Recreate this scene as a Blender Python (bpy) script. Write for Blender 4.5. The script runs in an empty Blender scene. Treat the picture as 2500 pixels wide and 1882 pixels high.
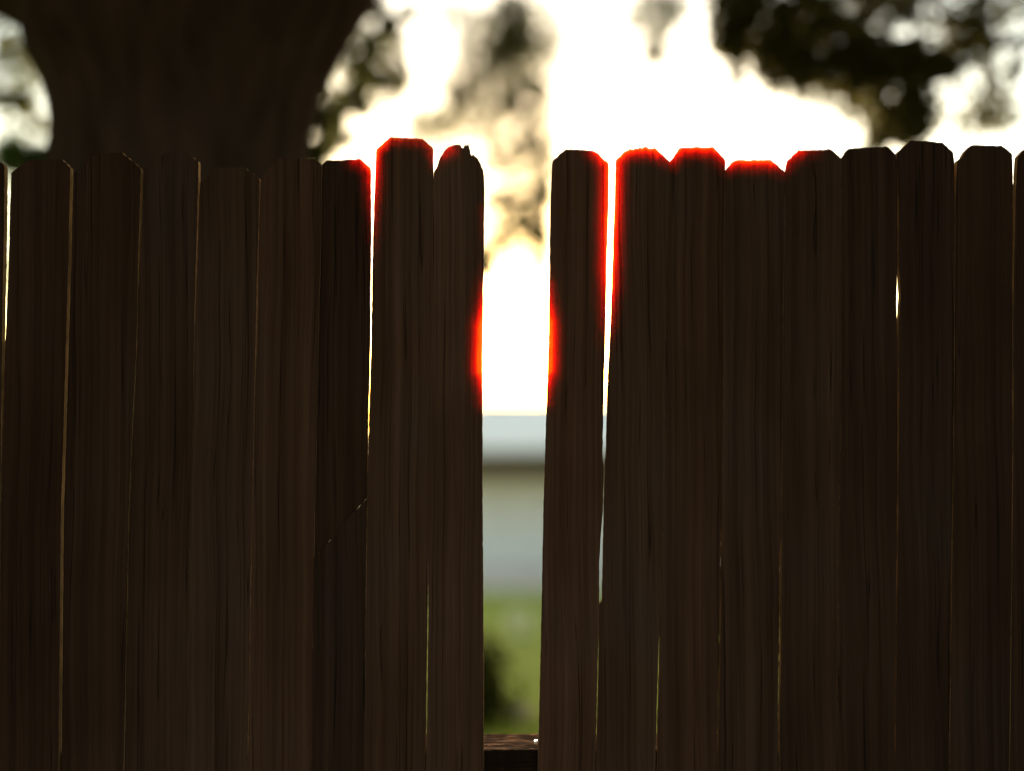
import bpy, bmesh, math, random
from mathutils import Vector, noise
from mathutils.geometry import delaunay_2d_cdt

# ------------------------------------------------------------------ camera, sky, sun, exposure
sc = bpy.context.scene
COL = sc.collection
rnd = random.Random(11)

CAM = Vector((0.0, -2.8, 1.25))
FPX = 2800.0                                   # focal length in pixels of the 2500 px wide photograph
PITCH = math.atan(90 / FPX)
cd = bpy.data.cameras.new('camera'); cam = bpy.data.objects.new('camera', cd); COL.objects.link(cam)
cam.location = CAM; cam.rotation_euler = (math.radians(90) + PITCH, 0, 0)
cd.sensor_width = 36; cd.lens = 36 * FPX / 2500; cd.clip_end = 2000; cd.clip_start = 0.05
cd.dof.use_dof = True; cd.dof.focus_distance = 2.8
cd.dof.aperture_fstop = (cd.lens / 1000) / 0.100      # wide open lens: 100 mm pupil
sc.camera = cam

SUN_EL = math.radians(4.6)
SUN_AZ = math.radians(0.8)                     # to the right of +Y
w = bpy.data.worlds.new('World'); sc.world = w; w.use_nodes = True
nt = w.node_tree; nt.nodes.clear()
sky = nt.nodes.new('ShaderNodeTexSky'); sky.sky_type = 'NISHITA'; sky.sun_disc = False
sky.sun_elevation = SUN_EL; sky.sun_rotation = SUN_AZ
sky.air_density = 1.0; sky.dust_density = 0.45; sky.ozone_density = 0.3
bg = nt.nodes.new('ShaderNodeBackground'); bg.inputs['Strength'].default_value = 0.15
ow = nt.nodes.new('ShaderNodeOutputWorld')
nt.links.new(sky.outputs[0], bg.inputs[0]); nt.links.new(bg.outputs[0], ow.inputs[0])
sd = bpy.data.lights.new('sun', 'SUN'); sd.energy = 5.0; sd.angle = math.radians(0.5); sd.color = (1.0, 0.82, 0.6)
so = bpy.data.objects.new('sun', sd); COL.objects.link(so)
to_sun = Vector((math.sin(SUN_AZ) * math.cos(SUN_EL), math.cos(SUN_AZ) * math.cos(SUN_EL), math.sin(SUN_EL)))
so.rotation_euler = to_sun.to_track_quat('Z', 'Y').to_euler(); so.location = (0, 30, 8)
vs = sc.view_settings
vs.view_transform = 'Standard'; vs.look = 'None'; vs.gamma = 1.0; vs.use_curve_mapping = False
vs.exposure = 2.2
sc.cycles.use_denoising = True
sc.cycles.max_bounces = 8; sc.cycles.sample_clamp_indirect = 10
sc.cycles.use_adaptive_sampling = False

# ------------------------------------------------------------------ helpers
def P(px, py, Y):
    """world point on the plane y = Y that the photograph shows at pixel (px, py)"""
    f = Vector((0, math.cos(PITCH), math.sin(PITCH))); u = Vector((0, -math.sin(PITCH), math.cos(PITCH)))
    r = f + Vector(((px - 1250) / FPX, 0, 0)) + u * ((941 - py) / FPX)
    return CAM + r * ((Y - CAM.y) / r.y)

def link(o, parent=None):
    COL.objects.link(o)
    if parent is not None: o.parent = parent
    return o

def empty(name, loc, label, cat, group=None):
    o = bpy.data.objects.new(name, None); o.location = loc; o.empty_display_size = 0.1
    link(o); o['label'] = label; o['category'] = cat
    if group: o['group'] = group
    return o

def mesh_obj(name, verts, faces, mat, parent=None, smooth=False):
    me = bpy.data.meshes.new(name)
    off = Vector(parent.matrix_basis.translation) if parent is not None else Vector()
    if parent is not None and parent.parent is not None: off = off + parent.parent.matrix_basis.translation
    me.from_pydata([tuple(Vector(v) - off) for v in verts], [], faces); me.update()
    me.materials.append(mat)
    if smooth:
        for p in me.polygons: p.use_smooth = True
    return link(bpy.data.objects.new(name, me), parent)

def box(x0, x1, y0, y1, z0, z1):
    v = [(x0, y0, z0), (x1, y0, z0), (x1, y1, z0), (x0, y1, z0), (x0, y0, z1), (x1, y0, z1), (x1, y1, z1), (x0, y1, z1)]
    f = [(0, 3, 2, 1), (4, 5, 6, 7), (0, 1, 5, 4), (1, 2, 6, 5), (2, 3, 7, 6), (3, 0, 4, 7)]
    return v, f

def tube(pts, rads, sides=7):
    vs_, fs_ = [], []
    n = len(pts)
    for i in range(n):
        a = Vector(pts[max(0, i - 1)]); b = Vector(pts[min(n - 1, i + 1)])
        d = (b - a).normalized(); s = d.cross(Vector((0.3, 1, 0.1))).normalized(); t = d.cross(s)
        for k in range(sides):
            an = 2 * math.pi * k / sides
            vs_.append(Vector(pts[i]) + (s * math.cos(an) + t * math.sin(an)) * rads[i])
    for i in range(n - 1):
        for k in range(sides):
            k2 = (k + 1) % sides
            fs_.append((i * sides + k, i * sides + k2, (i + 1) * sides + k2, (i + 1) * sides + k))
    fs_.append(tuple(range(sides - 1, -1, -1))); fs_.append(tuple((n - 1) * sides + k for k in range(sides)))
    return vs_, fs_

def join(parts):
    V, F = [], []
    for v, f in parts:
        o = len(V); V += list(v); F += [tuple(i + o for i in q) for q in f]
    return V, F

class N:
    """small node-tree helper"""
    def __init__(s, name):
        s.m = bpy.data.materials.new(name); s.m.use_nodes = True; s.t = s.m.node_tree; s.t.nodes.clear()
        s.out = s.t.nodes.new('ShaderNodeOutputMaterial')
    def n(s, typ, **kw):
        x = s.t.nodes.new(typ)
        for k, v in kw.items():
            if k in x.inputs: x.inputs[k].default_value = v
            else: setattr(x, k, v)
        return x
    def l(s, a, b): s.t.links.new(a, b)
    def ramp(s, fac, stops):
        r = s.t.nodes.new('ShaderNodeValToRGB'); e = r.color_ramp.elements
        while len(e) < len(stops): e.new(0.5)
        for q, (p, c) in zip(e, stops): q.position = p; q.color = (*c, 1) if len(c) == 3 else c
        s.l(fac, r.inputs[0]); return r.outputs[0]

def simple_mat(name, c0, c1, scale=5.0, rough=0.8, bump=0.0, stretch=(1, 1, 1), spec=0.3):
    b = N(name)
    tc = b.n('ShaderNodeTexCoord'); mp = b.n('ShaderNodeMapping', Scale=stretch); b.l(tc.outputs['Object'], mp.inputs[0])
    nz = b.n('ShaderNodeTexNoise', Scale=scale, Detail=8.0, Roughness=0.6); b.l(mp.outputs[0], nz.inputs['Vector'])
    p = b.n('ShaderNodeBsdfPrincipled', Roughness=rough); p.inputs['Specular IOR Level'].default_value = spec
    b.l(b.ramp(nz.outputs[0], [(0.3, c0), (0.7, c1)]), p.inputs['Base Color'])
    if bump:
        bm_ = b.n('ShaderNodeBump', Strength=bump, Distance=0.02); b.l(nz.outputs[0], bm_.inputs['Height']); b.l(bm_.outputs[0], p.inputs['Normal'])
    b.l(p.outputs[0], b.out.inputs[0])
    return b.m

# ------------------------------------------------------------------ materials
def picket_mat():
    b = N('weathered_picket_wood')
    tc = b.n('ShaderNodeTexCoord'); oi = b.n('ShaderNodeObjectInfo')
    mul = b.n('ShaderNodeVectorMath', operation='MULTIPLY'); mul.inputs[1].default_value = (37.0, 11.0, 53.0)
    cmb = b.n('ShaderNodeCombineXYZ')
    for k in range(3): b.l(oi.outputs['Random'], cmb.inputs[k])
    b.l(cmb.outputs[0], mul.inputs[0])
    add = b.n('ShaderNodeVectorMath', operation='ADD'); b.l(tc.outputs['Object'], add.inputs[0]); b.l(mul.outputs[0], add.inputs[1])
    # long wavering grain
    warp = b.n('ShaderNodeTexNoise', Scale=1.6, Detail=2.0); b.l(add.outputs[0], warp.inputs['Vector'])
    wm = b.n('ShaderNodeVectorMath', operation='SCALE'); wm.inputs['Scale'].default_value = 0.03; b.l(warp.outputs['Color'], wm.inputs[0])
    ad2 = b.n('ShaderNodeVectorMath', operation='ADD'); b.l(add.outputs[0], ad2.inputs[0]); b.l(wm.outputs[0], ad2.inputs[1])
    m1 = b.n('ShaderNodeMapping', Scale=(150, 60, 1.3)); b.l(ad2.outputs[0], m1.inputs[0])
    g1 = b.n('ShaderNodeTexNoise', Scale=1.0, Detail=6.0, Roughness=0.65); b.l(m1.outputs[0], g1.inputs['Vector'])
    m2 = b.n('ShaderNodeMapping', Scale=(34, 14, 0.5)); b.l(ad2.outputs[0], m2.inputs[0])
    g2 = b.n('ShaderNodeTexNoise', Scale=1.0, Detail=3.0); b.l(m2.outputs[0], g2.inputs['Vector'])
    m3 = b.n('ShaderNodeMapping', Scale=(4, 4, 2.2)); b.l(add.outputs[0], m3.inputs[0])
    g3 = b.n('ShaderNodeTexNoise', Scale=1.0, Detail=4.0); b.l(m3.outputs[0], g3.inputs['Vector'])
    mix = b.n('ShaderNodeMath', operation='MULTIPLY_ADD'); mix.inputs[1].default_value = 0.55; b.l(g1.outputs[0], mix.inputs[0])
    mm = b.n('ShaderNodeMath', operation='MULTIPLY'); mm.inputs[1].default_value = 0.45; b.l(g2.outputs[0], mm.inputs[0]); b.l(mm.outputs[0], mix.inputs[2])
    grain = b.ramp(mix.outputs[0], [(0.36, (0.58, 0.56, 0.54)), (0.5, (0.92, 0.92, 0.92)), (0.66, (1.35, 1.33, 1.32))])
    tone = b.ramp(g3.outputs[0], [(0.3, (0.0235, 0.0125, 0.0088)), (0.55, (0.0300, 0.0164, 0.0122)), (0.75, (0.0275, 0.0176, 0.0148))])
    bc = b.n('ShaderNodeMix', data_type='RGBA', blend_type='MULTIPLY'); bc.inputs['Factor'].default_value = 1.0
    b.l(tone, bc.inputs[6]); b.l(grain, bc.inputs[7])
    # fine drying cracks along the grain, and greyer or redder boards
    m4 = b.n('ShaderNodeMapping', Scale=(52, 20, 0.30)); b.l(ad2.outputs[0], m4.inputs[0])
    g4 = b.n('ShaderNodeTexNoise', Scale=1.0, Detail=2.0); b.l(m4.outputs[0], g4.inputs['Vector'])
    crack = b.ramp(g4.outputs[0], [(0.0, (1, 1, 1)), (0.585, (1, 1, 1)), (0.6, (.3, .3, .3)), (0.615, (1, 1, 1))])
    bcc = b.n('ShaderNodeMix', data_type='RGBA', blend_type='MULTIPLY'); bcc.inputs['Factor'].default_value = 1.0
    b.l(bc.outputs[2], bcc.inputs[6]); b.l(crack, bcc.inputs[7])
    hue = b.ramp(oi.outputs['Random'], [(0.0, (1.05, .99, .95)), (0.5, (1.0, 1.0, 1.0)), (1.0, (.97, 1.01, 1.04))])
    bch = b.n('ShaderNodeMix', data_type='RGBA', blend_type='MULTIPLY'); bch.inputs['Factor'].default_value = 1.0
    b.l(bcc.outputs[2], bch.inputs[6]); b.l(hue, bch.inputs[7]); bc = bch
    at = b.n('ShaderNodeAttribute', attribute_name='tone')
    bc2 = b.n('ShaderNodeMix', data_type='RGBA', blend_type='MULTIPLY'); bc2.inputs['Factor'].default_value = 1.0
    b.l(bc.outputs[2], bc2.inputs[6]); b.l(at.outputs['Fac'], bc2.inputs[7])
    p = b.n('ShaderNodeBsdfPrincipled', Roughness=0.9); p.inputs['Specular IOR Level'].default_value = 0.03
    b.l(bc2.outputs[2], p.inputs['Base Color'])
    th = b.n('ShaderNodeAttribute', attribute_name='thin'); b.l(th.outputs['Fac'], p.inputs['Subsurface Weight'])
    p.inputs['Subsurface Radius'].default_value = (1.0, 0.19, 0.06); p.inputs['Subsurface Scale'].default_value = 0.034  # red translucency imitates film halation along the thinned lips
    bp = b.n('ShaderNodeBump', Strength=0.6, Distance=0.004); b.l(mix.outputs[0], bp.inputs['Height']); b.l(bp.outputs[0], p.inputs['Normal'])
    b.l(p.outputs[0], b.out.inputs[0])
    return b.m

def leaf_mat(name, c0, c1, trans=0.45):
    b = N(name)
    g = b.n('ShaderNodeNewGeometry')
    col = b.ramp(g.outputs['Random Per Island'], [(0.0, c0), (1.0, c1)])
    d = b.n('ShaderNodeBsdfDiffuse'); t = b.n('ShaderNodeBsdfTranslucent'); mx = b.n('ShaderNodeMixShader'); mx.inputs[0].default_value = trans
    b.l(col, d.inputs[0]); b.l(col, t.inputs[0]); b.l(d.outputs[0], mx.inputs[1]); b.l(t.outputs[0], mx.inputs[2]); b.l(mx.outputs[0], b.out.inputs[0])
    return b.m

M = {
    'picket': picket_mat(),
    'rail': simple_mat('rough_rail_wood', (0.05, 0.027, 0.016), (0.21, 0.115, 0.07), 6.0, 1.0, 0.3, (1.5, 30, 30), spec=0.0),
    'edge': simple_mat('cut_edge_wood', (0.09, 0.056, 0.03), (0.28, 0.17, 0.09), 9.0, 0.95, 0.3, (3, 3, 1), spec=0.0),
    'steel': simple_mat('nail_steel', (0.5, 0.5, 0.48), (0.7, 0.7, 0.68), 50, 0.3, spec=0.6),
    'bark': simple_mat('oak_bark', (0.014, 0.0095, 0.008), (0.032, 0.022, 0.019), 7.0, 1.0, 0.9, (1.6, 1.6, 0.35), spec=0.0),
    'oak_leaf': leaf_mat('oak_leaf', (0.03, 0.034, 0.010), (0.085, 0.085, 0.028), 0.55),
    'dark_leaf': leaf_mat('dark_leaf', (0.035, 0.034, 0.010), (0.095, 0.082, 0.026), 0.5),
    'hedge_leaf': leaf_mat('hedge_leaf', (0.04, 0.07, 0.018), (0.09, 0.13, 0.035), 0.5),
    'shrub_leaf': leaf_mat('shrub_leaf', (0.035, 0.04, 0.012), (0.08, 0.085, 0.02), 0.35),
    'blade': leaf_mat('grass_blade', (0.19, 0.24, 0.02), (0.30, 0.34, 0.035), 0.55),
    'lawn': simple_mat('lawn_soil_and_grass', (0.19, 0.215, 0.02), (0.29, 0.31, 0.035), 2.5, 0.95, 0.5),
    'added_soil': simple_mat('added_dark_soil', (0.022, 0.016, 0.011), (0.05, 0.036, 0.025), 12.0, 1.0, 0.6),
    'concrete': simple_mat('pale_concrete', (0.62, 0.52, 0.45), (0.72, 0.61, 0.53), 3.0, 0.9, 0.2),
    'siding': simple_mat('pale_grey_siding', (0.54, 0.555, 0.60), (0.60, 0.615, 0.66), 2.0, 0.7),
    'roof': simple_mat('pale_metal_roof', (0.80, 0.75, 0.69), (0.86, 0.81, 0.75), 1.5, 0.55),
    'fascia': simple_mat('dark_brown_paint', (0.024, 0.014, 0.006), (0.04, 0.026, 0.012), 4.0, 0.6),
    'white': simple_mat('white_trim_paint', (0.74, 0.74, 0.72), (0.8, 0.8, 0.78), 4.0, 0.6),
    'glass': simple_mat('dark_window_glass', (0.03, 0.035, 0.04), (0.05, 0.055, 0.06), 1.0, 0.08, spec=0.6),
    'pot': simple_mat('pale_plaster_pot', (0.62, 0.58, 0.40), (0.72, 0.68, 0.48), 8.0, 0.85, 0.2),
    'rock': simple_mat('tan_stone', (0.34, 0.26, 0.14), (0.5, 0.39, 0.22), 9.0, 0.9, 0.5),
}

# ------------------------------------------------------------------ ground
HY = 19.2                                                  # front wall of the house
ZH = P(1250, 1388, HY).z                                   # lawn level at the house
def gz(x, y):
    if y < 0.6: z = 0.0
    else: z = ZH * min(1.0, (y - 0.6) / (HY - 3.1 - 0.6))
    return z + 0.03 * noise.noise(Vector((x * 0.5, y * 0.5, 0))) * min(1, max(0, (y - 0.6) / 2))
xs = [-600, -200, -80, -40, -20] + [-12 + 0.6 * i for i in range(41)] + [20, 40, 80, 200, 600]
ys = [-600, -200, -60, -20, -8, -4, -2] + [-1 + 0.5 * i for i in range(53)] + [30, 45, 80, 150, 300, 900]
V = [(x, y, gz(x, y)) for y in ys for x in xs]; nx = len(xs)
Fc = [(j * nx + i, j * nx + i + 1, (j + 1) * nx + i + 1, (j + 1) * nx + i) for j in range(len(ys) - 1) for i in range(nx - 1)]
g = mesh_obj('ground', V, Fc, M['lawn'], smooth=True); g['kind'] = 'structure'
g.data.materials.append(M['added_soil'])
for p in g.data.polygons:
    if p.center.y < 0.2 and abs(p.center.x) < 40 and p.center.y > -10: p.material_index = 1  # unseen dark ground added to cut bounce light on the lower fence
g['label'] = 'green lawn sloping down from the fence to the house'

# path in front of the house
v, f = box(-4.5, 14, HY - 2.9, HY - 0.02, ZH - 0.3, ZH + 0.06)
pv = mesh_obj('path', v, f, M['concrete']); pv['kind'] = 'structure'; pv['label'] = 'pale concrete path along the foot of the house wall'

# grass blades on the slope that shows through the gaps
V, F = [], []
for i in range(26000):
    y = 1.2 + 16.2 * rnd.random() ** 1.5
    L = y + 2.8; x = L * rnd.uniform(-0.28, 0.42)
    z = gz(x, y); a = rnd.random() * 6.283; h = rnd.uniform(0.035, 0.085); wd = rnd.uniform(0.003, 0.006)
    dx, dy = math.cos(a) * wd, math.sin(a) * wd; lx, ly = rnd.uniform(-.03, .03), rnd.uniform(-.03, .03)
    o = len(V); V += [(x - dx, y - dy, z - .005), (x + dx, y + dy, z - .005), (x + lx, y + ly, z + h)]; F.append((o, o + 1, o + 2))
gr = mesh_obj('grass', V, F, M['blade']); gr['kind'] = 'stuff'; gr['label'] = 'short green grass on the lawn behind the fence'; gr['category'] = 'grass'

# ------------------------------------------------------------------ house
house = empty('house', (4.5, HY, ZH), 'low pale house with whitish roof and dark eaves beyond the lawn', 'house')
hx0, hx1 = -1.9, 14.0
ze = P(1250, 1094, HY - 1.1).z                              # roof edge
zr = P(1250, 972, HY + 3.2).z                               # ridge
v, f = box(hx0, hx1, HY, HY + 7, ZH - 0.3, ze + 0.02); mesh_obj('wall', v, f, M['siding'], house)
nb = 11                                                     # lap boards
hb = (ze - 0.48 - ZH - 0.06) / nb
for i in range(nb):
    z0 = ZH + 0.06 + i * hb
    vv = [(hx0, HY - 0.028, z0), (hx1, HY - 0.028, z0), (hx1, HY - 0.008, z0 + hb), (hx0, HY - 0.008, z0 + hb), (hx0, HY + .01, z0), (hx1, HY + .01, z0), (hx1, HY + .01, z0 + hb), (hx0, HY + .01, z0 + hb)]
    mesh_obj('siding_board', vv, [(0, 1, 2, 3), (4, 7, 6, 5), (0, 4, 5, 1), (3, 2, 6, 7), (0, 3, 7, 4), (1, 5, 6, 2)], M['siding'], house)
ry0, ry1, rm = HY - 1.1, HY + 7.6, HY + 3.2
rv = [(hx0 - .4, ry0, ze), (hx1 + .4, ry0, ze), (hx1 + .4, rm, zr), (hx0 - .4, rm, zr), (hx0 - .4, ry1, ze), (hx1 + .4, ry1, ze)]
rv += [(x, y, z - 0.06) for x, y, z in rv]
rf = [(0, 1, 2, 3), (3, 2, 5, 4), (6, 9, 8, 7), (9, 10, 11, 8), (0, 6, 7, 1), (1, 7, 8, 2), (2, 8, 11, 5), (4, 5, 11, 10), (3, 9, 6, 0), (4, 10, 9, 3)]
roof = mesh_obj('roof', rv, rf, M['roof'], house)
d = Vector((0, rm - ry0, zr - ze)).normalized(); nn = Vector((0, -d.z, d.y))
k = hx0 - 0.2
while k < hx1 + 0.3:                                        # standing seams
    a = Vector((k, ry0, ze)); b_ = Vector((k, rm, zr))
    v, f = [], [(0, 1, 2, 3), (0, 4, 5, 1), (1, 5, 6, 2), (2, 6, 7, 3), (3, 7, 4, 0), (4, 7, 6, 5)]
    for q in (a, b_):
        v += [q + Vector((-.012, 0, 0)) - nn * .005, q + Vector((.012, 0, 0)) - nn * .005, q + Vector((.012, 0, 0)) + nn * .03, q + Vector((-.012, 0, 0)) + nn * .03]
    mesh_obj('seam', v, f, M['roof'], roof); k += 0.45
v, f = box(hx0 - .4, hx1 + .4, ry0 + .01, ry0 + .05, ze - 0.5, ze - 0.063); mesh_obj('fascia', v, f, M['fascia'], house)
v, f = box(hx0, hx1, ry0 + .052, HY + .3, ze - 0.5, ze - 0.47); mesh_obj('soffit', v, f, M['fascia'], house)
for cx in (4.0, 8.6):                                       # windows
    w_ = 0.7
    z0, z1 = ZH + 0.85, ZH + 1.75
    fr = join([box(cx - w_, cx + w_, HY - .06, HY + .005, z1, z1 + .07), box(cx - w_, cx + w_, HY - .07, HY + .005, z0 - .07, z0),
               box(cx - w_, cx - w_ + .07, HY - .055, HY + .005, z0, z1), box(cx + w_ - .07, cx + w_, HY - .055, HY + .005, z0, z1), box(cx - .03, cx + .03, HY - .055, HY + .005, z0, z1)])
    wf = mesh_obj('window', *fr, M['white'], house)
    for s in (-1, 1):
        a, b2 = (cx - w_ + .07, cx - .03) if s < 0 else (cx + .03, cx + w_ - .07)
        v, f = box(a, b2, HY - .04, HY - .03, z0, z1); mesh_obj('pane', v, f, M['glass'], wf)

# ------------------------------------------------------------------ leaf clouds
def leaf_cloud(blobs, seed, size, V=None, F=None):
    """blobs: (centre, (rx, ry, rz), count); folded leaf faces through the volume"""
    r = random.Random(seed)
    V = [] if V is None else V; F = [] if F is None else F
    for c, rad, n in blobs:
        c = Vector(c)
        for _ in range(n):
            while True:
                q = Vector((r.uniform(-1, 1), r.uniform(-1, 1), r.uniform(-1, 1)))
                if q.length < 1: break
            p = c + Vector((q.x * rad[0], q.y * rad[1], q.z * rad[2]))
            s = size * r.uniform(0.6, 1.3)
            d = Vector((r.uniform(-1, 1), r.uniform(-1, 1), r.uniform(-1.2, 0.4))).normalized()
            t = d.cross(Vector((r.uniform(-1, 1), r.uniform(-1, 1), r.uniform(-1, 1)))).normalized()
            up = d.cross(t)
            o = len(V)
            V += [p - d * s, p + t * s * .42 + up * s * .12, p + d * s, p - t * s * .42 + up * s * .12]
            F += [(o, o + 1, o + 2), (o, o + 2, o + 3)]
    return V, F

def px_blob(px, py, L, rx, ry, n, deep=1.0):
    """blob centred on what pixel (px, py) shows L metres away from the camera; radii in pixels"""
    k = L / FPX
    return (P(px, py, L - 2.8), (rx * k, max(rx, ry) * k * deep, ry * k), n)

def branch(pts, r0, r1, jit=0.03, seg=5, seed=0):
    r = random.Random(seed); out = []
    for i in range(len(pts) - 1):
        a, b = Vector(pts[i]), Vector(pts[i + 1])
        for k in range(seg):
            out.append(a.lerp(b, k / seg) + Vector((r.uniform(-1, 1), r.uniform(-1, 1), r.uniform(-1, 1))) * jit * (1 if (i or k) else 0))
    out.append(Vector(pts[-1]))
    n = len(out)
    return tube(out, [r0 + (r1 - r0) * i / (n - 1) for i in range(n)])

# ------------------------------------------------------------------ big oak behind the left of the fence
TL = 4.3; TY = TL - 2.8
base = P(440, 400, TY); base.z = gz(base.x, TY)
oak = empty('oak_tree', base, 'massive dark tree trunk spreading into limbs behind the left pickets', 'tree')
left = [(1882, 60), (1500, 95), (1000, 128), (600, 136), (400, 136), (330, 140), (285, 139), (230, 126), (180, 98), (150, 84), (95, 76), (60, 52), (20, -30), (-60, -140), (-200, -300), (-420, -420)]
right = [(1882, 850), (1500, 800), (1000, 765), (600, 748), (400, 742), (330, 752), (285, 764), (230, 780), (180, 800), (150, 814), (95, 842), (60, 862), (20, 888), (-60, 940), (-200, 1010), (-420, 1060)]
V, F = [], []; S = 40
for (py, l), (_, r) in zip(left, right):
    a, b = P(l, py, TY), P(r, py, TY); cx = (a.x + b.x) / 2; hw = (b.x - a.x) / 2
    for k in range(S):
        an = 2 * math.pi * k / S
        q = Vector((math.cos(an), math.sin(an), 0))
        rr = 1 + 0.035 * noise.noise(Vector((q.x * 5, q.y * 5, a.z * 0.7))) + 0.02 * noise.noise(Vector((q.x * 14, q.y * 14, a.z * 2)))
        V.append((cx + q.x * hw * rr, TY + q.y * min(hw, 0.62) * rr, a.z))
for j in range(len(left) - 1):
    for k in range(S):
        k2 = (k + 1) % S; F.append((j * S + k, (j + 1) * S + k, (j + 1) * S + k2, j * S + k2))
F.append(tuple(range(S))); F.append(tuple((len(left) - 1) * S + k for k in range(S - 1, -1, -1)))
trunk = mesh_obj('trunk', V, F, M['bark'], oak, smooth=True)
zt = P(400, -420, TY).z
for i, (sx, ex, ey, ez, r0) in enumerate([(-450, -3.0, 0.2, 3.2, .42), (150, -0.6, 3.2, 3.6, .4), (700, 2.6, 1.0, 2.6, .40), (1000, 2.4, 6.0, 2.2, .30), (-100, -2.5, 5.0, 3.0, .35)]):
    a = P(max(sx, -250), -330, TY); e = Vector((a.x + ex, TY + ey, a.z + ez)); m = a.lerp(e, .5) + Vector((0, 0, .35))
    mesh_obj('limb', *branch([a, m, e], r0, r0 * .35, .05, 5, i), M['bark'], oak, smooth=True)
# drooping sprays of the far limbs: shoots with leaves, hanging into the view
blobs = []; shoots = []
def spot(px, py, rx, ry, tau, L):
    """leaf cluster whose middle lets about exp(-tau) of the light through"""
    n = int(tau * math.pi * rx * ry / (.00095 * (FPX / L) ** 2) * 1.35)
    blobs.append(px_blob(px, py, L + rnd.uniform(-.5, .5), rx, ry, n))
# right of the trunk: leaf clusters with bright holes
for a in [(950, 65, 28, 28, 2.6), (915, 20, 40, 34, 1.0), (905, 120, 26, 42, 2.6), (965, 125, 34, 44, 1.0), (885, 178, 42, 28, 2.8), (940, 200, 48, 20, 2.4), (985, 190, 34, 34, .8), (872, 240, 32, 52, 2.4),
          (820, 280, 30, 42, 2.8), (795, 240, 26, 52, 2.0), (800, 345, 36, 50, 2.8), (768, 385, 42, 42, 2.6), (845, 338, 34, 18, 2.0), (785, 300, 30, 42, 2.4), (850, 130, 24, 34, 1.4), (1000, 40, 50, 36, .7)]: spot(*a, 6.2)
# hanging clusters in the middle, pale and loose
for a in [(1248, 45, 60, 62, 1.7), (1265, 112, 48, 38, 1.9), (1212, 125, 44, 22, 2.0), (1235, 178, 40, 44, 1.3), (1120, 235, 28, 38, 1.7), (1105, 278, 24, 24, 1.7), (1150, 220, 34, 28, 1.0), (1250, 258, 32, 28, 2.2), (1295, 225, 50, 50, 1.1),
          (1302, 330, 55, 66, .8), (1240, 372, 56, 44, .8), (1192, 402, 34, 34, .9), (1335, 400, 34, 66, .9), (1268, 500, 50, 44, 1.0), (1212, 482, 46, 26, 1.5), (1222, 590, 40, 44, .9), (1315, 642, 32, 28, 1.6), (1322, 590, 40, 44, 1.2),
          (1602, 135, 40, 34, 1.6), (1594, 40, 70, 80, .9), (1640, 20, 60, 40, .8), (1110, 30, 60, 40, .7), (1040, 300, 60, 40, .6)]: spot(*a, 8.5)
for a in [(1327, 478, 34, 46, 1.9), (1298, 546, 46, 34, 1.9), (1183, 640, 34, 46, 2.4)]: spot(*a, 6.8)
# top left corner and a sprig crossing the bright patch
for a in [(20, 12, 75, 38, 3.2), (88, 55, 38, 32, 2.6), (104, 105, 20, 44, 1.6), (30, 246, 60, 20, 2.6), (8, 110, 30, 28, 1.0), (145, 310, 22, 44, 1.2), (60, 310, 60, 36, .4)]: spot(*a, 5.8)
for a in [(1270, 300, 105, 210, .55, 12), (1270, 80, 115, 110, .5, 12), (905, 150, 105, 150, .9, 9), (1150, 250, 100, 110, .8, 12), (1060, 330, 90, 60, .6, 12), (1180, 120, 80, 90, .7, 12), (60, 150, 80, 90, .7, 9), (1330, 120, 60, 120, .6, 12), (40, 190, 90, 150, .6, 9), (1250, 560, 90, 90, .6, 12)]: spot(*a)
for q in [[(1240, -160), (1262, 60), (1225, 200), (1290, 330), (1330, 480), (1290, 560)], [(1240, -160), (1180, 60), (1120, 280)], [(1590, -160), (1598, 150)], [(960, -160), (940, 60), (880, 200), (800, 360)], [(-60, 230), (40, 248), (90, 244)], [(1290, 330), (1220, 480), (1180, 640)]]:
    shoots.append(branch([P(x, y, 8.2 - 2.8 if x > 1000 else 3.2) for x, y in q], .007, .002, .02, 4, q[0][0]))
sv, sf = join(shoots); mesh_obj('twigs', sv, sf, M['bark'], oak)['kind'] = 'stuff'
V, F = leaf_cloud(blobs, 5, 0.05)
# crown above the frame, over fence and yard
crown = []
for i in range(70):
    x, y = rnd.uniform(-6.5, 5.5), rnd.uniform(-3.5, 9.0)
    zmin = 1.25 + 0.42 * max(0.5, y + 2.8) + 1.2
    z = max(zmin, 4.2) + rnd.uniform(0, 3.0)
    crown.append(((x, y, z), (1.0, 1.0, 0.6), 210))
for i in range(95):  # unseen extra canopy towards the camera, added to shade the fence front
    x, y = rnd.uniform(-8, 7.5), rnd.uniform(-9.5, 1.0)
    crown.append(((x, y, (3.3 if y < -2.9 else 3.7) + .25 * max(0, y + 1) + abs(rnd.gauss(0, .8))), (1.1, 1.1, 0.5), 190))
leaf_cloud(crown, 6, 0.10, V, F)
co = mesh_obj('crown', V, F, M['oak_leaf'], oak); co['kind'] = 'stuff'

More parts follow.
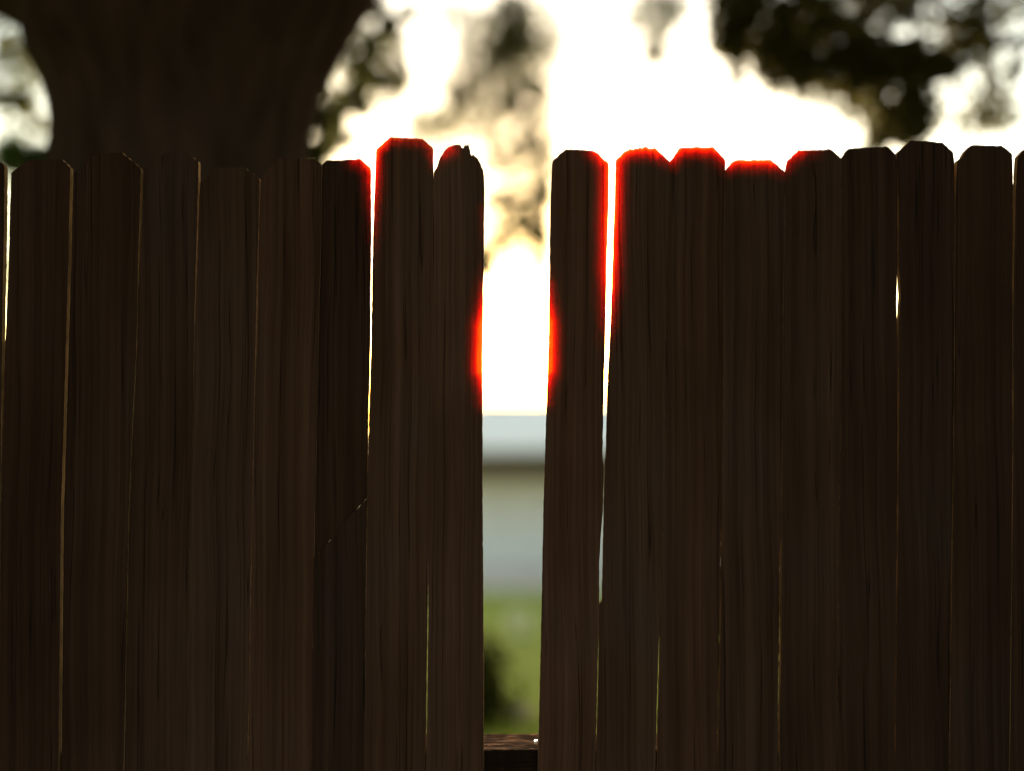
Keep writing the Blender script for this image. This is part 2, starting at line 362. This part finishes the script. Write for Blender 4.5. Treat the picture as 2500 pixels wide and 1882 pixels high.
# ------------------------------------------------------------------ tree on the right, hanging into the view
RL = 5.6
rb = P(2840, 400, RL - 2.8); rb.z = gz(rb.x, rb.y)
rt = empty('tree', rb, 'dark leafy branches with bright holes hanging above the right pickets', 'tree')
top = rb + Vector((-0.25, 0.1, 4.4))
mesh_obj('trunk', *branch([rb - Vector((0, 0, .1)), rb + Vector((0.05, 0, 2.0)), top], .24, .13, .03, 6, 3), M['bark'], rt, smooth=True)
bl = []
def blob(*a): bl.append(px_blob(*a))
lims = [[(2800, -150), (2300, -60), (1900, 20), (1760, 60)], [(2700, 60), (2420, 120), (2280, 210), (2190, 330)], [(2300, -60), (2150, 90), (2000, 170), (1880, 200)], [(2400, -80), (2380, 60), (2420, 200), (2480, 290)]]
lim = [branch([top if i == 0 and j == 0 else P(px, py, RL - 2.8 + .1 * j) for j, (px, py) in enumerate(q)], .035, .009, .02, 4, 20 + i) for i, q in enumerate(lims)]
lim.append(branch([P(1800, 60, RL - 2.8), P(1808, 170, RL - 2.8), P(1796, 285, RL - 2.8)], .008, .006, .004, 4, 40))
mesh_obj('branches', *join(lim), M['bark'], rt)['kind'] = 'stuff'
for b_ in [(1800, 30, RL, 50, 70, 420), (1790, 110, RL, 35, 50, 190), (1800, 170, RL, 22, 40, 70), (1870, 60, RL, 60, 90, 650), (1900, 150, RL, 60, 60, 380), (1960, 60, RL, 60, 90, 600), (1975, 165, RL, 60, 50, 330),
           (2050, 80, RL, 70, 80, 640), (2060, 170, RL, 70, 55, 420), (1930, 200, RL, 60, 30, 130), (2120, 140, RL, 60, 60, 500), (2150, 20, RL, 60, 40, 200), (2180, 150, RL, 60, 50, 420),
           (2240, 150, RL, 60, 55, 450), (2300, 165, RL, 45, 35, 220), (2110, 215, RL, 50, 40, 150), (2180, 230, RL, 45, 60, 170), (2240, 240, RL, 45, 60, 330), (2200, 300, RL, 50, 50, 200), (2150, 290, RL, 45, 40, 80),
           (2150, 345, RL, 40, 25, 90), (2270, 290, RL, 30, 40, 90), (2350, 60, RL, 45, 60, 220), (2390, 110, RL, 35, 50, 130), (2420, 30, RL, 40, 40, 110), (2260, 30, RL, 60, 40, 130), (2330, 140, RL, 40, 40, 110),
           (2480, 170, RL, 20, 30, 45), (2420, 240, RL, 50, 35, 70), (2440, 290, RL, 50, 25, 60), (2370, 300, RL, 60, 40, 60), (2490, 20, RL, 40, 40, 60), (2120, 380, RL, 40, 20, 50), (2000, 215, RL + .8, 70, 45, 200), (2090, 250, RL + .8, 70, 50, 240), (2160, 300, RL + .8, 60, 50, 200), (2230, 320, RL, 45, 50, 220), (1765, 60, RL, 35, 80, 260), (2420, 180, RL + 3, 130, 190, 420), (2050, 120, RL + 1.2, 260, 110, 900), (2200, 280, RL + 1, 110, 70, 260), (2400, 120, RL + 1.2, 110, 110, 330), (2420, 280, RL + 1.2, 90, 60, 150), (2000, -60, RL, 300, 60, 1100), (2400, -60, RL, 200, 60, 500)]:
    blob(*b_)
bl = [(c_, (a_[0] * 1.12, a_[1], a_[2] * 1.12), int(n_ * .8)) for c_, a_, n_ in bl]
V, F = leaf_cloud(bl, 9, 0.036)
more = []
for i in range(26):
    x, y = rnd.uniform(1.5, 6.5), rnd.uniform(1.5, 7)
    more.append(((x, y, 1.25 + .42 * (y + 2.8) + 1.0 + rnd.uniform(0, 1.6)), (.8, .8, .5), 150))
leaf_cloud(more, 10, 0.06, V, F)
cr = mesh_obj('crown', V, F, M['dark_leaf'], rt); cr['kind'] = 'stuff'

# ------------------------------------------------------------------ hedge far left, shrub, pot and stone on the lawn
hb_ = P(60, 400, 6.0); hz = gz(hb_.x, 6.0)
hd = empty('bush', (hb_.x, 6.0, hz), 'green bush at the left edge behind the first pickets', 'bush')
bb = []
for i in range(46):
    x = hb_.x + rnd.uniform(-1.6, 0.7); ztop = P(0, 318 + 60 * rnd.random(), 6.0).z
    z = rnd.uniform(hz + .3, ztop - .25); bb.append(((x, 6.0 + rnd.uniform(-.4, .4), z), (.4, .4, .35), 260))
bb += [px_blob(35, 388, 8.8, 60, 52, 420), px_blob(115, 388, 8.8, 48, 42, 300), px_blob(75, 372, 8.8, 70, 34, 200), px_blob(20, 345, 8.8, 40, 30, 70)]
V, F = leaf_cloud(bb, 15, 0.045); mesh_obj('foliage', V, F, M['hedge_leaf'], hd)['kind'] = 'stuff'
st = [branch([(hb_.x - .4 + .3 * i, 6.0, hz - .05), (hb_.x - .6 + .4 * i, 6.05, hz + .7), (hb_.x - .8 + .5 * i, 6.0, hz + 1.6)], .03, .012, .03, 4, 60 + i) for i in range(4)]
mesh_obj('stems', *join(st), M['bark'], hd)['kind'] = 'stuff'

sy = 2.7; s0 = P(1190, 1790, sy); s0.z = gz(s0.x, sy)
sh = empty('shrub', s0, 'small dark rounded shrub at the lower left of the wide gap', 'shrub')
bb = [px_blob(1160, 1650, sy + 2.8, 75, 120, 330, .6), px_blob(1185, 1740, sy + 2.8, 80, 70, 220, .6), px_blob(1190, 1650, sy + 2.8, 66, 100, 130, .6), px_blob(1205, 1690, sy + 2.8, 80, 120, 90, .6), px_blob(1185, 1600, sy + 2.8, 60, 60, 90, .6), px_blob(1150, 1720, sy + 2.8, 80, 90, 350, .6)]
V, F = leaf_cloud(bb, 18, 0.028); mesh_obj('foliage', V, F, M['shrub_leaf'], sh)['kind'] = 'stuff'
mesh_obj('stem', *branch([s0 - Vector((0, 0, .03)), s0 + Vector((-.03, .02, .15)), s0 + Vector((-.05, 0, .35))], .02, .008, .01, 3, 2), M['bark'], sh)

py_ = 8.0; p0 = P(1268, 1566, py_); p0.z = gz(p0.x, py_) - .01
V, F = [], []; S = 24
for z, r in [(0, .085), (.01, .092), (.17, .12), (.175, .13), (.205, .13), (.205, .115), (.17, .108)]:
    V += [(p0.x + r * math.cos(6.28318 * k / S), py_ + r * math.sin(6.28318 * k / S), p0.z + z) for k in range(S)]
for j in range(6):
    F += [(j * S + k, j * S + (k + 1) % S, (j + 1) * S + (k + 1) % S, (j + 1) * S + k) for k in range(S)]
F.append(tuple(range(S - 1, -1, -1))); F.append(tuple(6 * S + k for k in range(S)))
pt = mesh_obj('plant_pot', V, F, M['pot']); pt['label'] = 'small pale blurred pot on the lawn in the wide gap'; pt['category'] = 'pot'

ry_ = 2.9; r0 = P(1262, 1770, ry_); r0.z = gz(r0.x, ry_)
bm = bmesh.new(); bmesh.ops.create_icosphere(bm, subdivisions=3, radius=1)
for q in bm.verts:
    s = 1 + .25 * noise.noise(q.co * 1.7) + .08 * noise.noise(q.co * 5)
    q.co = Vector((q.co.x * .10 * s, q.co.y * .08 * s, q.co.z * .055 * s)) + r0 + Vector((0, 0, .02))
me = bpy.data.meshes.new('stone'); bm.to_mesh(me); bm.free(); me.materials.append(M['rock'])
for p in me.polygons: p.use_smooth = True
ro = link(bpy.data.objects.new('stone', me)); ro['label'] = 'tan stone on the grass just above the rail in the gap'; ro['category'] = 'stone'

# ------------------------------------------------------------------ the fence
fence = empty('picket_fence', (0, 0.02, 0), 'weathered dark wooden picket fence with one picket missing, backlit by the sun', 'fence')
T = 0.018
ZB = 0.04
# every picket: left edge, top outline, right edge, all in photograph pixels; tone with lens veil painted in; y offset; edges thinned to imitate halation glow
def E(*a): return [(a[i], a[i + 1]) for i in range(0, len(a), 2)]
PK = [
 dict(l=E(-125, 400, -135, 1250, -142, 1882), t=E(-125, 420, -85, 391, -15, 389, 8, 400), r=E(11, 410, 10, 560, 7, 700, 3, 1000, 1, 1250, -3, 1882), tone=0.72),
 dict(l=E(27, 424, 24, 540, 21, 650, 12, 860, 6, 1100, 2, 1250, -4, 1882), t=E(28, 422, 68, 391, 120, 390, 152, 390, 172, 410), r=E(172, 415, 168, 600, 165, 700, 158, 950, 149, 1250, 143, 1882), tone=0.66),
 dict(l=E(180, 425, 176, 600, 172, 700, 165, 950, 157, 1250, 150, 1882), t=E(182, 424, 205, 403, 237, 375, 298, 373, 341, 409), r=E(344, 415, 340, 560, 337, 650, 333, 850, 325, 1000, 314, 1250, 306, 1680, 302, 1882), tone=0.74),
 dict(l=E(350, 420, 345, 560, 341, 650, 336, 850, 328, 1000, 317, 1250, 309, 1680, 305, 1882), t=E(352, 414, 400, 375, 455, 372, 484, 394), r=E(485, 403, 481, 560, 477, 680, 474, 800, 472, 1000, 464, 1250, 457, 1680, 454, 1882), tone=0.84),
 dict(l=E(488.5, 447, 484.3, 560, 480, 680, 475.8, 800, 473.2, 1000, 465.3, 1250, 458.3, 1680, 455.5, 1882), t=E(498, 440, 525, 413, 545, 409, 570, 410, 595, 408, 632, 436), r=E(634, 441, 633, 500, 630, 600, 627, 700, 624, 830, 620, 1000, 615, 1250, 609, 1600, 604, 1882), tone=1.0),
 dict(l=E(637, 436, 635, 500, 631.8, 600, 629.8, 700, 628.3, 800, 621, 1000, 616.2, 1250, 610.2, 1600, 605, 1882), t=E(643, 426, 660, 406, 678, 388, 700, 389, 730, 386, 748, 389, 765, 389, 783, 400), r=E(786, 405, 783, 600, 779, 750, 773, 1100, 768, 1250, 760, 1882), tone=1.08),
 dict(l=E(785, 404, 782, 600, 777, 750, 771, 1100, 769, 1225), t=E(789, 400, 800, 392, 840, 391, 880, 389, 904, 410), r=E(906, 416, 906, 560, 905, 650, 902, 850, 900, 950, 898, 1000, 897, 1100), tone=0.66, y=.004, bot=E(897, 1213, 781, 1345, 768, 1358),
      rim=[E(835, 391, 0, 0, 880, 389, .9, 0, 904, 410, 1, 0, 906, 430, .9, 0, 906, 560, .55, 0, 905, 720, .1, 0)]),
 dict(l=E(918, 372, 916, 430, 914, 480, 911, 565, 909, 650, 906, 850, 903, 950, 901, 1000, 897, 1250, 893, 1600, 889, 1882), t=E(919, 365, 951, 336, 990, 337, 1030, 339, 1057, 362), r=E(1058, 372, 1058, 416, 1057, 500, 1053, 680, 1050, 950, 1047, 1250, 1043, 1500, 1040, 1750, 1038, 1882), tone=1.12,
      rim=[E(910, 720, .1, 0, 913, 560, .6, 0, 918, 372, 1, 0, 951, 336, 1, 0, 1030, 339, 1, 0, 1058, 363, 1, 0, 1058, 395, .8, 0, 1058, 420, 0, 0)]),
 dict(l=E(1059, 420, 1055.5, 500, 1051.5, 680, 1048.5, 950, 1046, 1250, 1045.5, 1330, 1045.6, 1500, 1043, 1750, 1040, 1882),
      t=E(1065, 411, 1072, 391, 1080, 377, 1087, 366, 1096, 359, 1100, 358, 1106, 355, 1117, 353, 1124, 355, 1127.5, 362, 1132, 362, 1134, 354, 1139.5, 356, 1144, 351.6, 1146, 362, 1148, 374.5, 1151.5, 380.5, 1155, 376.4, 1159, 381.7, 1166, 386.5, 1171, 396, 1179, 414),
      r=E(1182, 430, 1182.6, 470, 1181.5, 600, 1180, 680, 1177.7, 850, 1178, 1250, 1180, 1500, 1181, 1700, 1181, 1882), tone=1.3,
      rim=[E(1065, 415, .5, 0, 1087, 366, .9, 0, 1106, 355, .5, 0, 1120, 353, 0, 0), E(1183, 460, 0, 0, 1182, 520, .5, 0, 1181, 570, .45, 0, 1181, 620, .2, 0, 1180, 700, .65, 0, 1178, 800, 1.1, 0, 1178, 890, 1.15, 0, 1178, 970, .7, 0, 1178, 1030, 0, 0)]),
 dict(l=E(1348, 400, 1344.5, 500, 1343, 600, 1342, 680, 1339, 850, 1334, 1010, 1328, 1200, 1326, 1300, 1321, 1550, 1315, 1800, 1313, 1882), t=E(1350, 392, 1382, 365, 1407, 365, 1430, 367, 1449, 369.7, 1458.6, 374.5, 1485, 399),
      r=E(1486, 405, 1486, 460, 1485, 520, 1483, 580, 1480.5, 660, 1477, 850, 1474, 950, 1472, 1050, 1471, 1110, 1474.5, 1150, 1472, 1250, 1466, 1320, 1463, 1380, 1463, 1470, 1460, 1600, 1457, 1720, 1453, 1882), tone=1.25,
      rim=[E(1343, 620, 0, 0, 1342, 700, .65, 0, 1340, 790, 1.05, 0, 1338, 890, 1.1, 0, 1335, 970, .65, 0, 1333, 1030, 0, 0), E(1400, 365, 0, 0, 1430, 367, .5, 0, 1458, 374, .9, 0, 1486, 400, 1, 0, 1484, 550, 1, 0, 1480, 680, .9, 0, 1478, 790, .65, 0, 1476, 870, .3, 0, 1474, 910, 0, 0)]),
 dict(l=E(1503, 398, 1501, 500, 1498, 560, 1496, 640, 1494, 690, 1490.5, 800, 1488, 860, 1483, 960, 1481.5, 1050, 1480, 1100, 1477, 1140, 1474.5, 1250, 1473, 1320, 1472, 1380, 1470, 1466, 1464, 1473, 1462, 1600, 1460, 1720, 1455, 1882),
      t=E(1504, 390, 1526, 370, 1532, 368, 1538, 364, 1544, 366, 1552, 363, 1557, 364, 1562, 361, 1566, 363, 1572, 360, 1577.5, 358.5, 1583.5, 363, 1590, 364, 1599, 361.5, 1629, 390), r=E(1634, 393, 1635, 450, 1628, 650, 1624, 900, 1620, 1250, 1612, 1500, 1609, 1560, 1604, 1700, 1600, 1882), tone=1.12,
      rim=[E(1485, 910, 0, 0, 1488, 860, .3, 0, 1490, 800, .65, 0, 1494, 690, .95, 0, 1501, 500, 1, 0, 1503, 395, 1, 0, 1526, 370, 1, 0, 1577, 360, 1, 0, 1599, 362, 1, 0, 1632, 391, .7, 0, 1636, 420, 0, 0)]),
 dict(l=E(1634, 396, 1634, 450, 1628, 650, 1624, 900, 1620, 1250, 1613.5, 1500, 1612, 1560, 1608, 1700, 1604, 1882), t=E(1640, 390, 1658, 363, 1680, 361, 1708, 360, 1742, 360, 1770, 391), r=E(1771, 396, 1771, 450, 1767, 650, 1763, 1200, 1760, 1300, 1757, 1500, 1751, 1800, 1750, 1882), tone=1.0,
      rim=[E(1638, 396, .3, 0, 1645, 380, .9, 0, 1660, 363, 1, 0, 1742, 360, 1, 0, 1771, 393, .8, 0, 1771, 430, 0, 0)]),
 dict(l=E(1771, 416, 1771, 450, 1767, 650, 1763.5, 1200, 1763, 1300, 1760, 1500, 1755, 1760, 1753, 1882), t=E(1775, 410, 1786, 397, 1796, 392, 1822, 392, 1845, 391, 1882, 391, 1914, 417), r=E(1917, 424, 1915, 600, 1912, 700, 1909, 1050, 1906, 1250, 1903.5, 1350, 1902.5, 1550, 1899.5, 1700, 1899, 1882), tone=0.9,
      rim=[E(1774, 420, 0, 0, 1780, 404, .7, 0, 1796, 392, 1, 0, 1882, 391, 1, 0, 1914, 417, .6, 0, 1916, 440, 0, 0)]),
 dict(l=E(1917, 420, 1915, 600, 1912.3, 700, 1910, 1050, 1908, 1250, 1907.5, 1350, 1907, 1550, 1904, 1720, 1902, 1882), t=E(1919, 404, 1922, 393, 1949, 367, 1990, 367, 2027, 365, 2049, 383), r=E(2055, 390, 2057, 600, 2052, 1000, 2046, 1400, 2042, 1882), tone=0.84,
      rim=[E(1918, 420, .3, 0, 1920, 396, .8, 0, 1949, 367, .9, 0, 1985, 367, .6, 0, 2035, 366, 0, 0)]),
 dict(l=E(2055, 390, 2057, 600, 2053, 1000, 2047, 1400, 2043, 1882), t=E(2057, 383, 2071, 364, 2080, 363, 2110, 361, 2140, 360, 2167, 359, 2185, 376), r=E(2189, 392, 2191, 500, 2191, 650, 2189, 720, 2189, 800, 2192, 850, 2190, 1250, 2186, 1600, 2183, 1882), tone=0.72),
 dict(l=E(2190, 380, 2194, 500, 2194.5, 650, 2199, 720, 2194, 790, 2195, 850, 2193, 1250, 2188.5, 1600, 2185, 1882), t=E(2191, 374, 2222, 344, 2240, 345, 2261, 344.5, 2280, 347, 2302, 349, 2327, 373), r=E(2330, 396, 2330, 478, 2329, 900, 2322, 1400, 2316, 1882), tone=0.66),
 dict(l=E(2337, 396, 2334.5, 440, 2333, 479, 2331, 530, 2331, 900, 2324, 1400, 2318, 1882), t=E(2338, 392, 2344, 388, 2348, 385, 2356, 370, 2372, 356, 2386, 355, 2415, 356, 2444, 356, 2471, 376), r=E(2472, 400, 2473, 430, 2472, 550, 2470.5, 700, 2471, 900, 2470, 1250, 2467, 1600, 2463, 1882), tone=0.62,
      rim=[E(2472, 400, 0, 0, 2472, 450, .12, 0, 2471, 600, .12, 0, 2470, 700, 0, 0)]),
 dict(l=E(2484, 390, 2482.5, 415, 2479, 480, 2477.5, 571, 2475.5, 650, 2474, 720, 2473, 780, 2474, 1000, 2472, 1250, 2469, 1600, 2465, 1882), t=E(2485, 382, 2500, 366, 2520, 355, 2590, 357, 2618, 380), r=E(2620, 400, 2618, 900, 2610, 1882), tone=0.62),
]
# the lower half of the mended seventh picket
PK.append(dict(l=E(766, 1370, 760, 1882), t=E(767, 1359, 781, 1345.3, 897, 1213.2), r=E(896, 1235, 894, 1400, 890, 1882), tone=.62, y=-.004))
# pickets beyond both edges of the frame
for s in range(7):
    x = -140 - 147 * s; h = 385 + rnd.uniform(-18, 18)
    PK.append(dict(l=E(x - 138, h + 32, x - 150, 1882), t=E(x - 138, h + 30, x - 100, h, x - 38, h, x - 2, h + 30), r=E(x, h + 34, x - 12, 1882), tone=.8))
    x = 2625 + 147 * s; h = 375 + rnd.uniform(-18, 18)
    PK.append(dict(l=E(x, h + 32, x - 9, 1882), t=E(x, h + 30, x + 38, h, x + 100, h, x + 136, h + 30), r=E(x + 138, h + 34, x + 128, 1882), tone=.7))

def rim_at(p, rims):
    best = 0.0
    for line in rims:
        pts = [(line[i][0], line[i][1], line[i + 1][0]) for i in range(0, len(line), 2)]
        for a, b in zip(pts, pts[1:]):
            dx, dy = b[0] - a[0], b[1] - a[1]; L2 = dx * dx + dy * dy
            t = max(0, min(1, ((p[0] - a[0]) * dx + (p[1] - a[1]) * dy) / L2))
            d = math.hypot(a[0] + dx * t - p[0], a[1] + dy * t - p[1])
            if d < 14: best = max(best, a[2] + (b[2] - a[2]) * t)
    return best

def resample(line, step, jit, r):
    out = []
    for a, b in zip(line, line[1:]):
        n = max(1, int(math.hypot(b[0] - a[0], b[1] - a[1]) / step))
        for k in range(n):
            t = k / n; j = jit if k else jit * .3
            out.append((a[0] + (b[0] - a[0]) * t + r.uniform(-j, j), a[1] + (b[1] - a[1]) * t + r.uniform(-j, j)))
    out.append(line[-1]); return out

def bottom(line):                                             # carry a side edge down to just above the ground
    (x0, y0), (x1, y1) = line[-2], line[-1]
    yb = 941 + 90 + (CAM.z - ZB) * 1000.0
    if y1 < 1800: return line
    return line + [(x1 + (x1 - x0) / (y1 - y0) * (yb - y1), yb)]

RIM_W = 0.050
def picket(i, d):
    r = random.Random(100 + i)
    y0 = d.get('y', r.uniform(-.0015, .0015)); rims = d.get('rim', [])
    L = bottom(d['l']); R = bottom(d['r'])
    pts = resample(L[::-1], 13, .5, r) + resample(d['t'], 6, 1.2, r) + resample(R, 13, .5, r)
    if 'bot' in d: pts += resample(d['bot'], 30, .5, r)
    rim = [min(1.3, rim_at(p, rims)) for p in pts]
    W = [P(px, py, y0) for px, py in pts]; n = len(W)
    q = [Vector((v.x, v.z)) for v in W]
    area = sum(q[k].x * q[(k + 1) % n].y - q[(k + 1) % n].x * q[k].y for k in range(n))
    # front and back skins are cut from the outline; the back tapers to a thin lip, shaped to imitate red film halation
    src = [(k, (k + 1) % n) for k in range(n) if max(rim[k], rim[(k + 1) % n]) > .02]
    def thin_at(v):
        b = 0.0
        for k, k2 in src:
            a_, e_ = q[k], q[k2] - q[k]
            t = max(0.0, min(1.0, (v - a_).dot(e_) / max(1e-12, e_.length_squared)))
            g_ = rim[k] + (rim[k2] - rim[k]) * t
            w_ = RIM_W * (.45 + .65 * min(g_, 1.2)); dd = (v - a_ - e_ * t).length
            if dd < w_: b = max(b, g_ * (1 - dd / w_))
        return min(1.2, b)
    inner = []
    if src:
        step = .0065
        x0, x1 = min(v.x for v in q), max(v.x for v in q)
        zs = [q[k].y for k, _ in src]; z = min(zs) - .05
        while z < max(zs) + .01:
            x = x0
            while x < x1:
                v = Vector((x + r.uniform(-.0012, .0012), z + r.uniform(-.0012, .0012)))
                ins = False
                for k in range(n):
                    a, b = q[k], q[(k + 1) % n]
                    if (a.y > v.y) != (b.y > v.y) and v.x < (b.x - a.x) * (v.y - a.y) / (b.y - a.y) + a.x: ins = not ins
                if ins:
                    dm = min((v - u).length for u in q); ds = min((v - q[k]).length for k, _ in src)
                    if dm > .0035 and ds < RIM_W * 1.5: inner.append(v)
                x += step
            z += step
    order = list(range(n)) if area > 0 else list(range(n - 1, -1, -1))
    cv, ce, cf, *_ = delaunay_2d_cdt(q + inner, [(k, (k + 1) % n) for k in range(n)], [order], 1, 1e-7)
    m = len(cv)
    th = [thin_at(v) for v in cv]
    V = [(v.x, y0, v.y) for v in cv] + [(v.x, y0 + T - (T - .0015) * min(1, 1.12 * g_), v.y) for v, g_ in zip(cv, th)]
    F = [tuple(f_) for f_ in cf] + [tuple(k + m for k in reversed(f_)) for f_ in cf]
    cnt = {}
    for f_ in cf:
        for a, b in zip(f_, list(f_[1:]) + [f_[0]]): cnt[(a, b)] = 1
    n_skin = len(F); rims_edge = []
    for (a, b) in cnt:
        if (b, a) not in cnt: F.append((a, a + m, b + m, b)); rims_edge.append(max(th[a], th[b]))
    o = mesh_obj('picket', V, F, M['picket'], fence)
    me = o.data; me.materials.append(M['edge'])
    for k, g_ in enumerate(rims_edge):
        if g_ < .02: me.polygons[n_skin + k].material_index = 1
    bm = bmesh.new(); bm.from_mesh(me); bmesh.ops.recalc_face_normals(bm, faces=bm.faces); bm.to_mesh(me); bm.free()
    at = me.attributes.new('thin', 'FLOAT', 'POINT'); at.data.foreach_set('value', [min(1, x * .7) for x in th] * 2)
    t_ = me.attributes.new('tone', 'FLOAT', 'POINT'); t_.data.foreach_set('value', [d['tone']] * (2 * m))  # includes painted lens veil: centre boards lighter, outer boards darker
    return o
for i, d in enumerate(PK): picket(i, d)

# rails: rough sawn, split along the grain
def rail(z, depth, h, x0, x1):
    ya, yb = T + .004, T + .004 + depth
    nxx, nyy = int((x1 - x0) / .009), 22
    V, F = [], []
    for j in range(nyy + 1):
        for i in range(nxx + 1):
            x = x0 + (x1 - x0) * i / nxx; y = ya + (yb - ya) * j / nyy
            a = noise.noise(Vector((x * 9, y * 75, z * 7))); b = noise.noise(Vector((x * 30, y * 190, 3)))
            dz = .0045 * a + .002 * b - .009 * max(0, a - .35)
            if j == 0: dz -= .003 * abs(noise.noise(Vector((x * 45, 0, 9))))
            V.append((x, y + (.003 * noise.noise(Vector((x * 40, 5, z))) if j in (0, nyy) else 0), z + dz))
    W = nxx + 1
    for j in range(nyy):
        for i in range(nxx): F.append((j * W + i, j * W + i + 1, (j + 1) * W + i + 1, (j + 1) * W + i))
    o = len(V); V += [(x0, ya, z - h), (x1, ya, z - h), (x1, yb, z - h), (x0, yb, z - h)]
    F.append(tuple([o] + [o + 1] + [i for i in range(nxx, -1, -1)])); F.append(tuple([o + 2, o + 3] + [nyy * W + i for i in range(0, W)]))
    F.append((o, o + 3, o + 2, o + 1))
    F.append(tuple([o + 3, o] + [j * W for j in range(nyy + 1)])); F.append(tuple([o + 1, o + 2] + [j * W + nxx for j in range(nyy, -1, -1)]))
    ob = mesh_obj('rail', V, F, M['rail'], fence)
    ob.data.materials.append(M['picket']); ob.data.polygons[nxx * nyy].material_index = 1
    ob.data.attributes.new('tone', 'FLOAT', 'POINT').data.foreach_set('value', [.3] * len(V))
    return ob
zrail = P(1250, 1829, T + .004).z
rl = rail(zrail, 0.142, .09, -2.45, 2.45); rl['label'] = 'cracked brown rail showing at the foot of the gap'
rail(0.17, 0.142, .045, -2.45, 2.45)
for x in (-1.36, 1.36, ):
    v, f = box(x - .045, x + .045, T + .03, T + .12, -.2, zrail - .092); mesh_obj('post', v, f, M['rail'], fence)
c = P(1308, 1812, .07); c.z = zrail + .001
v, f = tube([c, c + Vector((0, 0, .005)), c + Vector((0, 0, .008))], [.004, .0055, .0045], 12); mesh_obj('nail', v, f, M['steel'], fence, smooth=True)
